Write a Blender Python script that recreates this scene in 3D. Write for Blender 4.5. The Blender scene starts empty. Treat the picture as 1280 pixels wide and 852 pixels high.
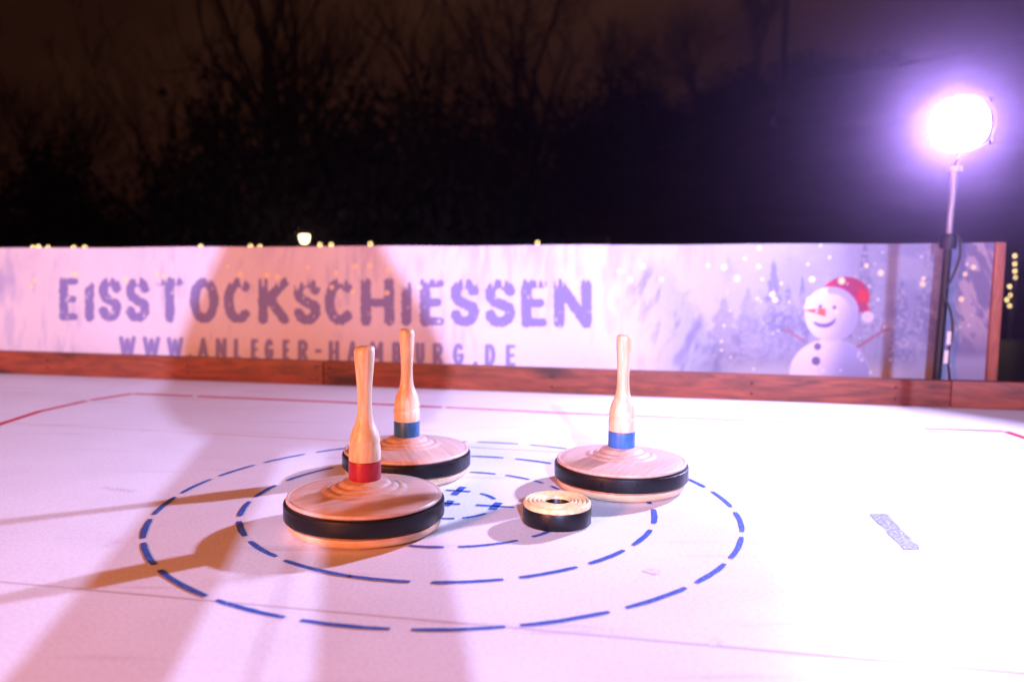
import bpy, bmesh, math, random
import numpy as np
from mathutils import Vector, Matrix, noise as mnoise

random.seed(7)
rng = np.random.default_rng(7)
S = bpy.context.scene
COL = S.collection
PI = math.pi
H = 0.44                                   # camera height above the rink, metres

# ------------------------------------------------------------------ camera
F, PITCH, ROLL = 1020.94, 0.09751, 0.01279   # focal length in pixels of a 1280 wide frame
cp, sp, cr, sr = math.cos(PITCH), math.sin(PITCH), math.cos(ROLL), math.sin(ROLL)
fwd = Vector((0, cp, -sp)); dwn = Vector((0, -sp, -cp)); rgt = Vector((1, 0, 0))
cam_r = rgt * cr - dwn * sr
cam_d = rgt * sr + dwn * cr
cam = bpy.data.cameras.new('camera')
camo = bpy.data.objects.new('camera', cam); COL.objects.link(camo)
camo.matrix_world = Matrix(((cam_r.x, -cam_d.x, -fwd.x, 0), (cam_r.y, -cam_d.y, -fwd.y, 0),
                            (cam_r.z, -cam_d.z, -fwd.z, H), (0, 0, 0, 1)))
cam.sensor_width = 36; cam.lens = F / 1280 * 36
cam.clip_start = 0.03; cam.clip_end = 800
cam.dof.use_dof = True; cam.dof.focus_distance = 1.42; cam.dof.aperture_fstop = 2.3
S.camera = camo

def ray(px, py):
    return (fwd + cam_r * ((px - 640) / F) + cam_d * ((py - 426) / F))
def G(px, py, z=0.0):                      # point of the photograph on the level z
    d = ray(px, py); t = (z - H) / d.z
    return Vector((d.x * t, d.y * t, z))
def at(px, py, y):                         # point of the photograph at the distance y
    d = ray(px, py); t = y / d.y
    return Vector((d.x * t, y, H + d.z * t))

# ------------------------------------------------------------------ render, world, exposure
S.render.engine = 'CYCLES'
S.cycles.use_denoising = True
S.cycles.max_bounces = 6; S.cycles.volume_bounces = 0
S.cycles.sample_clamp_indirect = 4
S.view_settings.view_transform = 'Standard'; S.view_settings.look = 'None'
S.view_settings.exposure = 0; S.view_settings.gamma = 1

W = bpy.data.worlds.new('World'); S.world = W; W.use_nodes = True
nt = W.node_tree; bg = nt.nodes['Background']
tc = nt.nodes.new('ShaderNodeTexCoord')
mp = nt.nodes.new('ShaderNodeMapping'); mp.inputs['Scale'].default_value = (1, 1, 2.2)
nz = nt.nodes.new('ShaderNodeTexNoise'); nz.inputs['Scale'].default_value = 2.6; nz.inputs['Detail'].default_value = 5
cr_ = nt.nodes.new('ShaderNodeValToRGB')
cr_.color_ramp.elements[0].position = 0.30; cr_.color_ramp.elements[0].color = (0.010, 0.0038, 0.0017, 1)
cr_.color_ramp.elements[1].position = 0.72; cr_.color_ramp.elements[1].color = (0.060, 0.024, 0.0095, 1)
nt.links.new(tc.outputs['Generated'], mp.inputs['Vector']); nt.links.new(mp.outputs['Vector'], nz.inputs['Vector'])
nt.links.new(nz.outputs['Fac'], cr_.inputs['Fac']); nt.links.new(cr_.outputs['Color'], bg.inputs['Color'])
bg.inputs['Strength'].default_value = 0.80     # night clouds over a town

LAMP_A_POS = Vector((1.371, 2.60, 0.905))      # floodlight in view
LAMP_B_POS = Vector((1.20, -9.0, 3.8))       # floodlight behind the photographer
LAMP_C_POS = Vector((-2.6, -2.4, 1.32))        # unseen warm light in a stand-in heater, behind on the left
LAMP_A = (84.0, (0.55, 0.53, 1.0))
LAMP_B = (108.0, (0.48, 0.53, 1.0))
LAMP_C = (1120.0, (1.0, 0.275, 0.105))

# ------------------------------------------------------------------ helpers
def link(o, parent=None):
    COL.objects.link(o)
    if parent is not None: o.parent = parent
    return o
def tag(o, label=None, cat=None, group=None, kind=None):
    if label: o['label'] = label
    if cat: o['category'] = cat
    if group: o['group'] = group
    if kind: o['kind'] = kind
    return o
def thing(name, label, cat, loc=(0, 0, 0), rz=0.0, group=None):
    o = bpy.data.objects.new(name, None); COL.objects.link(o)
    o.empty_display_size = 0.1
    o.location = loc; o.rotation_euler = (0, 0, rz)
    return tag(o, label, cat, group)
def mesh_obj(name, bm, mat, parent=None, smooth=40, kind=None):
    me = bpy.data.meshes.new(name); bm.normal_update(); bm.to_mesh(me); bm.free()
    if mat: me.materials.append(mat)
    if smooth:
        me.shade_smooth()
        me.set_sharp_from_angle(angle=math.radians(smooth))
    o = link(bpy.data.objects.new(name, me), parent)
    if kind: o['kind'] = kind
    return o
def py_obj(name, verts, faces, mat, parent=None, kind=None, smooth=None):
    me = bpy.data.meshes.new(name); me.from_pydata(verts, [], faces)
    if mat: me.materials.append(mat)
    if smooth: me.shade_smooth()
    o = link(bpy.data.objects.new(name, me), parent)
    if kind: o['kind'] = kind
    return o
def box(bm, c, s, m=None, bevel=0.0):
    r = bmesh.ops.create_cube(bm, size=1.0)
    vs = r['verts']
    for v in vs: v.co = Vector((v.co.x * s[0], v.co.y * s[1], v.co.z * s[2]))
    if bevel:
        es = list({e for v in vs for e in v.link_edges})
        b = bmesh.ops.bevel(bm, geom=es, offset=bevel, segments=2, affect='EDGES', profile=0.7)
        vs = list({v for f in b['faces'] for v in f.verts} | {v for v in vs if v.is_valid})
    for v in vs:
        if m is not None: v.co = m @ v.co
        v.co += Vector(c)
    return vs
def lathe(bm, prof, n=72, close=False):
    rings = []
    for r, z in prof:
        if r < 1e-6: rings.append([bm.verts.new((0, 0, z))])
        else: rings.append([bm.verts.new((r * math.cos(2 * PI * i / n), r * math.sin(2 * PI * i / n), z)) for i in range(n)])
    pairs = list(zip(rings[:-1], rings[1:]))
    if close: pairs.append((rings[-1], rings[0]))
    for a, b in pairs:
        for i in range(n):
            j = (i + 1) % n
            if len(a) == 1 and len(b) == 1: continue
            if len(a) == 1: bm.faces.new((a[0], b[j], b[i])) if False else bm.faces.new((a[0], b[i], b[j]))
            elif len(b) == 1: bm.faces.new((a[i], a[j], b[0]))
            else: bm.faces.new((a[i], a[j], b[j], b[i]))
    bmesh.ops.recalc_face_normals(bm, faces=bm.faces[:])
def tube(bm, pts, rad, n=8, caps=True):
    pts = [Vector(p) for p in pts]
    rads = rad if isinstance(rad, (list, tuple)) else [rad] * len(pts)
    prev = None; first = None; up = None
    for k, p in enumerate(pts):
        d = (pts[min(k + 1, len(pts) - 1)] - pts[max(k - 1, 0)]).normalized()
        if up is None:
            up = d.orthogonal().normalized()
        up = (up - d * up.dot(d)).normalized(); v = d.cross(up)
        ring = [bm.verts.new(p + (up * math.cos(2 * PI * i / n) + v * math.sin(2 * PI * i / n)) * rads[k]) for i in range(n)]
        if prev:
            for i in range(n): bm.faces.new((prev[i], prev[(i + 1) % n], ring[(i + 1) % n], ring[i]))
        else: first = ring
        prev = ring
    if caps:
        bm.faces.new(list(reversed(first))); bm.faces.new(prev)

# ------------------------------------------------------------------ materials
def mat(name, color=(0.5, 0.5, 0.5), rough=0.5, spec=0.5, metal=0.0):
    m = bpy.data.materials.new(name); m.use_nodes = True
    b = m.node_tree.nodes['Principled BSDF']
    b.inputs['Base Color'].default_value = (*color, 1); b.inputs['Roughness'].default_value = rough
    b.inputs['Specular IOR Level'].default_value = spec; b.inputs['Metallic'].default_value = metal
    return m
def N(m, t, **kw):
    n = m.node_tree.nodes.new(t)
    for k, v in kw.items():
        if k in n.inputs: n.inputs[k].default_value = v
        else: setattr(n, k, v)
    return n
def L(m, a, b): m.node_tree.links.new(a, b)
def ramp(m, fac, stops):
    r = N(m, 'ShaderNodeValToRGB'); e = r.color_ramp.elements
    while len(e) > len(stops): e.remove(e[-1])
    while len(e) < len(stops): e.new(0.5)
    for x, (p, c) in zip(e, stops): x.position = p; x.color = (*c, 1)
    L(m, fac, r.inputs['Fac']); return r.outputs['Color']
def bump(m, h, strength=0.2, dist=0.002):
    b = N(m, 'ShaderNodeBump', Strength=strength, Distance=dist); L(m, h, b.inputs['Height'])
    L(m, b.outputs['Normal'], m.node_tree.nodes['Principled BSDF'].inputs['Normal'])
def coords(m, scale=(1, 1, 1), kind='Object'):
    t = N(m, 'ShaderNodeTexCoord'); p = N(m, 'ShaderNodeMapping'); p.inputs['Scale'].default_value = scale
    L(m, t.outputs[kind], p.inputs['Vector']); return p.outputs['Vector']
def wood(name, dark, light, scale, rough=0.42, nscale=6.0, contrast=(0.35, 0.68), distort=1.2, knots=False, rand=True):
    m = mat(name, rough=rough); v = coords(m, scale)
    if rand:
        oi = N(m, 'ShaderNodeObjectInfo'); ad = N(m, 'ShaderNodeVectorMath', operation='ADD')
        mu = N(m, 'ShaderNodeMath', operation='MULTIPLY'); mu.inputs[1].default_value = 37.0
        L(m, oi.outputs['Random'], mu.inputs[0]); L(m, v, ad.inputs[0]); L(m, mu.outputs[0], ad.inputs[1]); v = ad.outputs[0]
    n1 = N(m, 'ShaderNodeTexNoise', Scale=nscale, Detail=6.0, Roughness=0.62, Distortion=distort); L(m, v, n1.inputs['Vector'])
    n2 = N(m, 'ShaderNodeTexNoise', Scale=nscale * 5, Detail=3.0, Roughness=0.6); L(m, v, n2.inputs['Vector'])
    mx = N(m, 'ShaderNodeMath', operation='MULTIPLY_ADD'); mx.inputs[1].default_value = 0.3
    L(m, n2.outputs['Fac'], mx.inputs[0]); L(m, n1.outputs['Fac'], mx.inputs[2])
    sb = N(m, 'ShaderNodeMath', operation='SUBTRACT'); sb.inputs[1].default_value = 0.15; L(m, mx.outputs[0], sb.inputs[0])
    c = ramp(m, sb.outputs[0], [(contrast[0], dark), (contrast[1], light)])
    if knots:
        vv = coords(m, (3.1, 3.1, 9.0)); vo = N(m, 'ShaderNodeTexVoronoi', Scale=1.0); 
        n3 = N(m, 'ShaderNodeTexNoise', Scale=4.0); L(m, vv, n3.inputs['Vector'])
        a3 = N(m, 'ShaderNodeVectorMath', operation='MULTIPLY_ADD'); a3.inputs[1].default_value = (0.35, 0.35, 0.35)
        L(m, n3.outputs['Color'], a3.inputs[0]); L(m, vv, a3.inputs[2]); L(m, a3.outputs[0], vo.inputs['Vector'])
        k = ramp(m, vo.outputs['Distance'], [(0.10, (0.16, 0.12, 0.12)), (0.20, (0.5, 0.45, 0.45)), (0.34, (1, 1, 1))])
        mm = N(m, 'ShaderNodeMix', data_type='RGBA', blend_type='MULTIPLY'); mm.inputs[0].default_value = 1.0
        L(m, c, mm.inputs[6]); L(m, k, mm.inputs[7]); c = mm.outputs[2]
    L(m, c, m.node_tree.nodes['Principled BSDF'].inputs['Base Color'])
    bump(m, n1.outputs['Fac'], 0.12, 0.001)
    return m
def emit(name, color, strength):
    m = mat(name, color, 0.4); b = m.node_tree.nodes['Principled BSDF']
    b.inputs['Emission Color'].default_value = (*color, 1); b.inputs['Emission Strength'].default_value = strength
    return m

M = {}
M['disc'] = wood('turned_beech', (0.55, 0.35, 0.265), (0.75, 0.54, 0.43), (2.2, 34, 6), 0.34, 3.0, (0.3, 0.7), 0.6)
M['base'] = wood('base_wood', (0.60, 0.38, 0.20), (0.78, 0.56, 0.36), (6, 6, 40), 0.4, 4.0)
M['handle'] = wood('ash_handle', (0.60, 0.40, 0.20), (0.82, 0.65, 0.43), (26, 26, 2.6), 0.36, 2.4, (0.33, 0.62), 1.5)
def rubber(name, col, r0, r1):
    m = mat(name, col, 0.4, 0.32); v = coords(m, (40, 40, 40)); n = N(m, 'ShaderNodeTexNoise', Scale=3.0, Detail=4.0); L(m, v, n.inputs['Vector'])
    c = ramp(m, n.outputs['Fac'], [(0.35, (r0,) * 3), (0.7, (r1,) * 3)]); L(m, c, m.node_tree.nodes['Principled BSDF'].inputs['Roughness'])
    bump(m, n.outputs['Fac'], 0.15, 0.0006); return m
M['rubber'] = rubber('black_rubber', (0.006, 0.0055, 0.008), 0.30, 0.5)
def paint(name, col):
    m = mat(name, col, 0.35); v = coords(m, (30, 30, 14)); n = N(m, 'ShaderNodeTexNoise', Scale=4.0, Detail=5.0); L(m, v, n.inputs['Vector'])
    c = ramp(m, n.outputs['Fac'], [(0.32, tuple(x * 0.75 for x in col)), (0.6, col), (0.8, tuple(min(1, x * 1.15 + 0.01) for x in col))])
    L(m, c, m.node_tree.nodes['Principled BSDF'].inputs['Base Color']); return m
M['red_band'] = paint('red_lacquer', (0.40, 0.006, 0.022))
M['teal_band'] = paint('dark_blue_lacquer', (0.025, 0.11, 0.26))
M['blue_band'] = paint('blue_lacquer', (0.045, 0.17, 0.55))
M['puck'] = paint('yellow_puck', (0.86, 0.64, 0.30))
M['kerb'] = wood('red_stained_pine', (0.075, 0.014, 0.006), (0.30, 0.062, 0.024), (2.0, 15, 15), 0.55, 2.0, (0.30, 0.70), 1.8, knots=True)
M['post'] = wood('red_post_wood', (0.22, 0.05, 0.025), (0.45, 0.13, 0.07), (20, 20, 2.6), 0.6, 2.0)
M['dark_metal'] = mat('dark_metal', (0.018, 0.016, 0.018), 0.38, 0.5, 0.6)
M['steel'] = mat('pole_steel', (0.36, 0.32, 0.34), 0.5, 0.5, 0.55)
M['cable'] = mat('black_cable', (0.012, 0.012, 0.014), 0.5)
M['tag'] = mat('paper_tag', (0.75, 0.68, 0.62), 0.7)

def ice_material():
    m = mat('white_plastic_ice', (0.8, 0.78, 0.8), 0.42, 0.16)
    b = m.node_tree.nodes['Principled BSDF']
    v = coords(m, (1, 1, 1))
    n1 = N(m, 'ShaderNodeTexNoise', Scale=2.3, Detail=5.0, Roughness=0.6); L(m, v, n1.inputs['Vector'])
    c1 = ramp(m, n1.outputs['Fac'], [(0.3, (0.755, 0.725, 0.75)), (0.62, (0.83, 0.81, 0.83))])
    n2 = N(m, 'ShaderNodeTexNoise', Scale=190.0, Detail=2.0, Roughness=0.7); L(m, v, n2.inputs['Vector'])
    c2 = ramp(m, n2.outputs['Fac'], [(0.30, (0.86, 0.84, 0.86)), (0.56, (1, 1, 1))])
    # skid marks and smudges left by the stocks
    n3 = N(m, 'ShaderNodeTexNoise', Scale=1.0, Detail=3.0, Roughness=0.5, Distortion=0.4)
    vs = coords(m, (2.2, 26, 1)); L(m, vs, n3.inputs['Vector'])
    c3 = ramp(m, n3.outputs['Fac'], [(0.62, (1, 1, 1)), (0.74, (0.84, 0.80, 0.84))])
    n4 = N(m, 'ShaderNodeTexNoise', Scale=7.0, Detail=4.0); L(m, v, n4.inputs['Vector'])
    c4 = ramp(m, n4.outputs['Fac'], [(0.69, (1, 1, 1)), (0.80, (0.82, 0.72, 0.78))])
    out = c1
    for c in (c2, c3, c4):
        mm = N(m, 'ShaderNodeMix', data_type='RGBA', blend_type='MULTIPLY'); mm.inputs[0].default_value = 1.0
        L(m, out, mm.inputs[6]); L(m, c, mm.inputs[7]); out = mm.outputs[2]
    L(m, out, b.inputs['Base Color'])
    r = ramp(m, n1.outputs['Fac'], [(0.3, (0.36,) * 3), (0.7, (0.55,) * 3)]); L(m, r, b.inputs['Roughness'])
    bump(m, n2.outputs['Fac'], 0.35, 0.0009)
    return m
M['ice'] = ice_material()
def worn_paint(name, col, lo, hi, worn=(0.8, 0.78, 0.8)):
    m = mat(name, col, 0.55, 0.10); v = coords(m, (1, 1, 1)); n = N(m, 'ShaderNodeTexNoise', Scale=210.0, Detail=3.0, Roughness=0.7); L(m, v, n.inputs['Vector'])
    c = ramp(m, n.outputs['Fac'], [(lo, col), (hi, worn)])
    L(m, c, m.node_tree.nodes['Principled BSDF'].inputs['Base Color']); return m
M['blue_line'] = worn_paint('blue_marking', (0.045, 0.105, 0.40), 0.56, 0.90)
M['blue_worn'] = worn_paint('worn_blue_marking', (0.03, 0.028, 0.06), 0.46, 0.88)
M['red_line'] = worn_paint('red_marking', (0.62, 0.012, 0.05), 0.62, 1.1)

def ground_material():
    m = mat('dark_grass', (0.03, 0.03, 0.02), 0.9, 0.1); v = coords(m, (1, 1, 1))
    n = N(m, 'ShaderNodeTexNoise', Scale=0.6, Detail=9.0, Roughness=0.7); L(m, v, n.inputs['Vector'])
    c = ramp(m, n.outputs['Fac'], [(0.3, (0.020, 0.015, 0.009)), (0.6, (0.055, 0.042, 0.022)), (0.8, (0.085, 0.06, 0.035))])
    L(m, c, m.node_tree.nodes['Principled BSDF'].inputs['Base Color']); bump(m, n.outputs['Fac'], 0.6, 0.2); return m
M['ground'] = ground_material()
M['bark'] = wood('dark_bark', (0.025, 0.018, 0.014), (0.06, 0.045, 0.035), (4, 4, 1), 0.9, 3.0)
M['leaf'] = mat('dark_leaves', (0.016, 0.019, 0.011), 0.7, 0.2)

# ------------------------------------------------------------------ the ground and hill: one sheet
def lerp_tab(x, tab):
    if x <= tab[0][0]: return tab[0][1]
    for (a, b), (c, d) in zip(tab[:-1], tab[1:]):
        if x <= c: return b + (d - b) * (x - a) / (c - a)
    return tab[-1][1]
def smooth(t): t = max(0.0, min(1.0, t)); return t * t * (3 - 2 * t)
RIDGE = [(-0.5, 0.0), (-0.2, 1.6), (0.0, 5.0), (0.117, 6.6), (0.22, 7.9), (0.35, 10.1), (0.63, 12.7), (1.2, 14.5)]
def terrain(x, y):
    a = x / max(y, 6.0)
    z = -0.16 + lerp_tab(a, RIDGE) * smooth((y - 9) / 37.0)
    if y > 6 and a < 0.1: z -= 1.3 * smooth((y - 6) / 22.0) * smooth((0.1 - a) / 0.2)
    if y > 8: z += 0.35 * mnoise.noise(Vector((x * 0.11, y * 0.11, 2.0))) * smooth((y - 8) / 12)
    return z
def axis(lo, hi, near, n): 
    t = np.linspace(-1, 1, n); return [near + (hi - near) * abs(v) ** 2.2 if v > 0 else near - (near - lo) * abs(v) ** 2.2 for v in t]
xs = axis(-260, 260, 2, 91); ys = axis(-120, 330, 20, 101)
gv = [(x, y, terrain(x, y)) for y in ys for x in xs]
gf = [(j * 91 + i, j * 91 + i + 1, (j + 1) * 91 + i + 1, (j + 1) * 91 + i) for j in range(100) for i in range(90)]
py_obj('ground', gv, gf, M['ground'], kind='structure', smooth=True)

# ------------------------------------------------------------------ rink floor: panels, seams, markings
rink = thing('rink_floor', None, None); tag(rink, kind='structure')
SL = -0.172; ang = math.atan(SL)                      # the rink lies turned to the camera
ex = Vector((math.cos(ang), math.sin(ang), 0)); ey = Vector((-ex.y, ex.x, 0))
K0 = Vector((0, 6.19 * H, 0)); kslope = math.atan(-0.148)
kx = Vector((math.cos(kslope), math.sin(kslope), 0)); ky = Vector((-kx.y, kx.x, 0))
rows = [2.155 * H - 1.98 * H * k * 1.0 for k in (2, 1)] + [2.155 * H, 4.285 * H, 6.28 * H + 0.6]
gap = 0.0034
edge_y = [rows[0] - 0.9] + rows
for r in range(len(edge_y) - 1):
    y0, y1 = edge_y[r], edge_y[r + 1]
    for c in range(-1, 2):
        xa, xb = (-2.5 + 5.0 * c), (2.5 + 5.0 * c)
        pts = []
        d = gap / 2
        o = Vector((0, y0, 0)); o2 = Vector((0, y1, 0))
        a = o + ex * (xa + d) + ey * d; b = o + ex * (xb - d) + ey * d
        c2 = o2 + ex * (xb - d) - ey * d; d2 = o2 + ex * (xa + d) - ey * d
        bm = bmesh.new()
        dz = random.uniform(-0.0003, 0.0003)
        vt = [bm.verts.new((p.x, p.y, dz)) for p in (a, b, c2, d2)]
        vb = [bm.verts.new((p.x, p.y, -0.02)) for p in (a, b, c2, d2)]
        bm.faces.new(vt); bm.faces.new(list(reversed(vb)))
        for i in range(4): bm.faces.new((vt[i], vb[i], vb[(i + 1) % 4], vt[(i + 1) % 4]))
        es = [e for e in bm.edges if e.verts[0] in vt and e.verts[1] in vt]
        pass
        mesh_obj('floor_panel', bm, M['ice'], rink, smooth=30)
for y1_ in edge_y[1:-1]:
    o = Vector((0, y1_, 0)); w_ = 0.0019
    py_obj('joint_grime', [tuple((o + ex * a + ey * b)[:2]) + (0.0004,) for a, b in ((-7.5, -w_), (7.5, -w_), (7.5, w_), (-7.5, w_))], [(0, 1, 2, 3)], mat('joint_dirt', (0.65, 0.54, 0.56), 0.9, 0.1), rink)
bm = bmesh.new(); box(bm, (0, 0.6, -0.06), (16, 9.4, 0.06)); mesh_obj('subfloor', bm, M['dark_metal'], rink, smooth=0)

ZM = 0.0007
def arc(name, c, rad, a0, a1, w, m, z=ZM, ragged=0.0006):
    n = max(6, int(abs(a1 - a0) / 0.03)); vs = []; fs = []
    for i in range(n + 1):
        a = a0 + (a1 - a0) * i / n
        ww = w / 2 * (0.75 if i in (0, n) else 1)
        for s in (-1, 1):
            r = rad + s * ww + random.uniform(-ragged, ragged)
            vs.append((c.x + r * math.cos(a), c.y + r * math.sin(a), z))
    for i in range(n): fs.append((2 * i, 2 * i + 1, 2 * i + 3, 2 * i + 2))
    return py_obj(name, vs, fs, m, rink)
def strip(name, pts, w, m, z=ZM):
    pts = [Vector(p) for p in pts]; vs = []; fs = []
    dense = []
    for a, b in zip(pts[:-1], pts[1:]):
        k = max(2, int((b - a).length / 0.03))
        dense += [a.lerp(b, i / k) for i in range(k)]
    dense.append(pts[-1])
    for i, p in enumerate(dense):
        d = (dense[min(i + 1, len(dense) - 1)] - dense[max(i - 1, 0)]).normalized(); q = Vector((-d.y, d.x, 0))
        for s in (-1, 1): vs.append((p + q * s * (w / 2 + random.uniform(-0.0006, 0.0006)))[:2] + (z,))
    for i in range(len(dense) - 1): fs.append((2 * i, 2 * i + 1, 2 * i + 3, 2 * i + 2))
    return py_obj(name, vs, fs, m, rink)

RC = Vector((-0.2441 * H, 3.2893 * H, 0))
def za(p): return (p[0] / 2.174, 460 + p[1] / 2.174)
def zb(p): return (400 + p[0] / 2.2857, 540 + p[1] / 2.2857)
def zc(p): return (530 + p[0] / 6.088, 560 + p[1] / 6.088)
def dashes(rad, segs, w):
    for p, q in segs:
        a = G(*p) - RC; b = G(*q) - RC
        a0 = math.atan2(a.y, a.x); a1 = math.atan2(b.y, b.x)
        while a1 - a0 > PI: a1 -= 2 * PI
        while a1 - a0 < -PI: a1 += 2 * PI
        arc('ring_dash', RC, rad, a0, a1, w, M['blue_line'])
A_ = lambda *s: [(za(p), za(q)) for p, q in s]
B_ = lambda *s: [(zb(p), zb(q)) for p, q in s]
C_ = lambda *s: [(zc(p), zc(q)) for p, q in s]
outer = A_(((385, 463), (408, 410)), ((415, 398), (475, 350)), ((490, 340), (578, 302)), ((598, 294), (703, 265)), ((725, 258), (835, 236)),
           ((862, 230), (945, 219)), ((383, 475), (427, 533)), ((435, 548), (552, 623)), ((582, 632), (770, 680)), ((815, 686), (1060, 708))) + \
        B_(((260, 566), (535, 570)), ((580, 567), (826, 513)), ((868, 498), (1045, 444)), ((1072, 431), (1168, 378)), ((1180, 362), (1210, 300)),
           ((1208, 285), (1177, 228)), ((1168, 214), (1105, 170)), ((1090, 158), (1030, 132)), ((1005, 122), (905, 88)), ((880, 82), (735, 53)),
           ((700, 50), (600, 36)), ((570, 31), (450, 25)), ((420, 24), (300, 27)), ((270, 28), (140, 37)))
dashes(1.158 * H, outer, 0.0093)
second = A_(((637, 403), (672, 362)), ((680, 350), (745, 318)), ((768, 305), (905, 270)), ((635, 417), (660, 458)), ((668, 472), (750, 513)), ((772, 522), (965, 558))) + \
         B_(((85, 407), (260, 422)), ((320, 421), (520, 415)), ((565, 410), (737, 386)), ((768, 376), (880, 340)), ((900, 325), (955, 280)),
            ((962, 262), (948, 220)), ((940, 205), (880, 165)), ((850, 152), (740, 115)), ((720, 108), (690, 100))) + \
         C_(((360, 62), (605, 72)), ((700, 78), (970, 115)), ((270, 62), (60, 68)), ((-20, 72), (-260, 95)))
dashes(0.829 * H, second, 0.0098)
third = C_(((345, 185), (545, 198)), ((615, 208), (800, 240)), ((830, 250), (905, 268)), ((955, 290), (1000, 318)), ((-120, 745), (152, 755)), ((258, 752), (722, 706)),
           ((820, 675), (962, 635)), ((1040, 600), (1100, 540)), ((280, 186), (80, 200)), ((-220, 730), (-520, 650)), ((-600, 620), (-700, 520)))
dashes(0.5135 * H, third, 0.0086)
fourth = C_(((428, 345), (542, 387)), ((290, 530), (475, 498)), ((60, 525), (235, 540)), ((-60, 500), (-110, 430)))
dashes(0.1945 * H, fourth, 0.0078)
for seg, w in (((  (168, 320), (356, 331)), 0.008), (((395, 433), (684, 452)), 0.008), (((60, 418), (276, 427)), 0.008),
               (((228, 356), (298, 296)), 0.015), (((520, 468), (570, 416)), 0.015), (((165, 440), (208, 400)), 0.015)):
    strip('centre_mark', [G(*zc(p)) for p in seg], w, M['blue_line'], ZM + 0.0004)
# red boundary lines, worn through in places
RL = 0.021
strip('red_line', [G(-60, 553) - ey * 1.5, G(-60, 553), G(0, 530), G(50, 514), G(108, 501)], RL, M['red_line'])
strip('red_line', [G(113, 500.2), G(165, 492)], RL, M['red_line'])
strip('red_line', [G(168, 492), G(241, 495)], RL, M['red_line'])
strip('red_line', [G(247, 495.3), G(420, 502.5), G(553, 509)], RL, M['red_line'])
strip('red_line', [G(557, 509), G(700, 516), G(860, 522.5), G(1144, 535)], RL * 0.8, M['red_line'])
strip('red_line', [G(1154, 535.5), G(1254, 539)], RL, M['red_line'])
strip('red_line', [G(1256, 539), G(1280, 547), G(1330, 565), G(1330, 565) - ey * 1.2], RL * 1.25, M['red_line'])
# short worn blue bar
c4 = [G(1086, 642), G(1108, 642), G(1152, 686), G(1129, 687)]
n = 10; vs = []; fs = []
for i in range(n + 1):
    p = c4[0].lerp(c4[3], i / n); q = c4[1].lerp(c4[2], i / n)
    for s in (p, q): vs.append((s.x + random.uniform(-.003, .003), s.y, ZM))
for i in range(n): fs.append((2 * i, 2 * i + 1, 2 * i + 3, 2 * i + 2))
py_obj('blue_bar', vs, fs, M['blue_worn'], rink)
# scuffs
for (p, q, w) in (((130, 609), (170, 614), 0.012), ((806, 711), (824, 716), 0.018), ((226, 527.5), (240, 529), 0.010), ((886, 806), (900, 800), 0.014)):
    strip('scuff_mark', [G(*p), G(*q)], w, M['scuff'] if 'scuff' in M else M.setdefault('scuff', worn_paint('scuff', (0.50, 0.44, 0.50), 0.30, 0.60)))

# ------------------------------------------------------------------ timber kerb: planks end to end
kerb = thing('timber_kerb', 'low reddish-brown timber kerb of stained planks along the far edge of the rink', 'kerb', K0, kslope)
KH, KT = 0.0835, 0.042
def kerb_s(px, py):                        # where the front foot of the kerb meets a pixel column
    d = ray(px, py); d.z = 0
    # K0 + kx*s = d*t
    det = kx.x * (-d.y) - (-d.x) * kx.y
    s = ((-K0.x) * (-d.y) - (-d.x) * (-K0.y)) / det
    return s
cuts = [-4.2, kerb_s(404, 480), kerb_s(404, 480) + 2.05, 4.4]
for i in range(3):
    a, b = cuts[i] + 0.0012, cuts[i + 1] - 0.0012
    bm = bmesh.new(); box(bm, ((a + b) / 2, KT / 2 + 0.0008 * (i % 2), KH / 2 + 0.0015 * i), (b - a, KT, KH), bevel=0.004)
    mesh_obj('plank', bm, M['kerb'], kerb, smooth=35)
for px in (396, 412, 690, 940, 1120, 60, 235):
    s = kerb_s(px, 480)
    for zz in (0.025, 0.06):
        bm = bmesh.new(); lathe(bm, [(0, 0.0016), (0.003, 0.0012), (0.0042, 0)], 10)
        o = mesh_obj('screw_head', bm, M['dark_metal'], kerb); o.location = (s, -0.0002, zz + random.uniform(-.006, .006)); o.rotation_euler = (PI / 2, 0, 0)

# ------------------------------------------------------------------ banner with its print
BO = 0.138                                 # distance of the sheet behind the front of the kerb
b0 = K0 + ky * BO
bn = Vector((-kx.y, kx.x, 0))              # away from the camera
def on_banner(px, py):
    d = ray(px, py); o = Vector((0, 0, H)); t = (b0 - o).dot(bn) / d.dot(bn); p = o + d * t
    return (p - b0).dot(kx), p.z
sL, _ = on_banner(-620, 310); sR, zr = on_banner(1246, 303.5)
_, zl = on_banner(0, 310)
s0_, _ = on_banner(0, 310); 
NX, NY = 2150, 220
ss = np.linspace(sL, sR, NX); 
def ztop(s): return zl + (zr - zl) * (s - s0_) / (sR - s0_)
Sg = np.repeat(ss[None, :], NY, 0)
Tg = np.linspace(0, 1, NY)[:, None] * np.ones((1, NX))
Zg = 0.02 + Tg * (ztop(Sg) + 0.0012 * np.sin(Sg * 9) - 0.02)
# soft ripples of the sheet
rip = 0.0035 * np.sin(Sg * 5.1 + 0.7) * np.sin(Tg * 2.6) + 0.002 * np.sin(Sg * 13.0 + Tg * 3)
Xw = b0.x + kx.x * Sg + bn.x * rip; Yw = b0.y + kx.y * Sg + bn.y * rip
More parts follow.
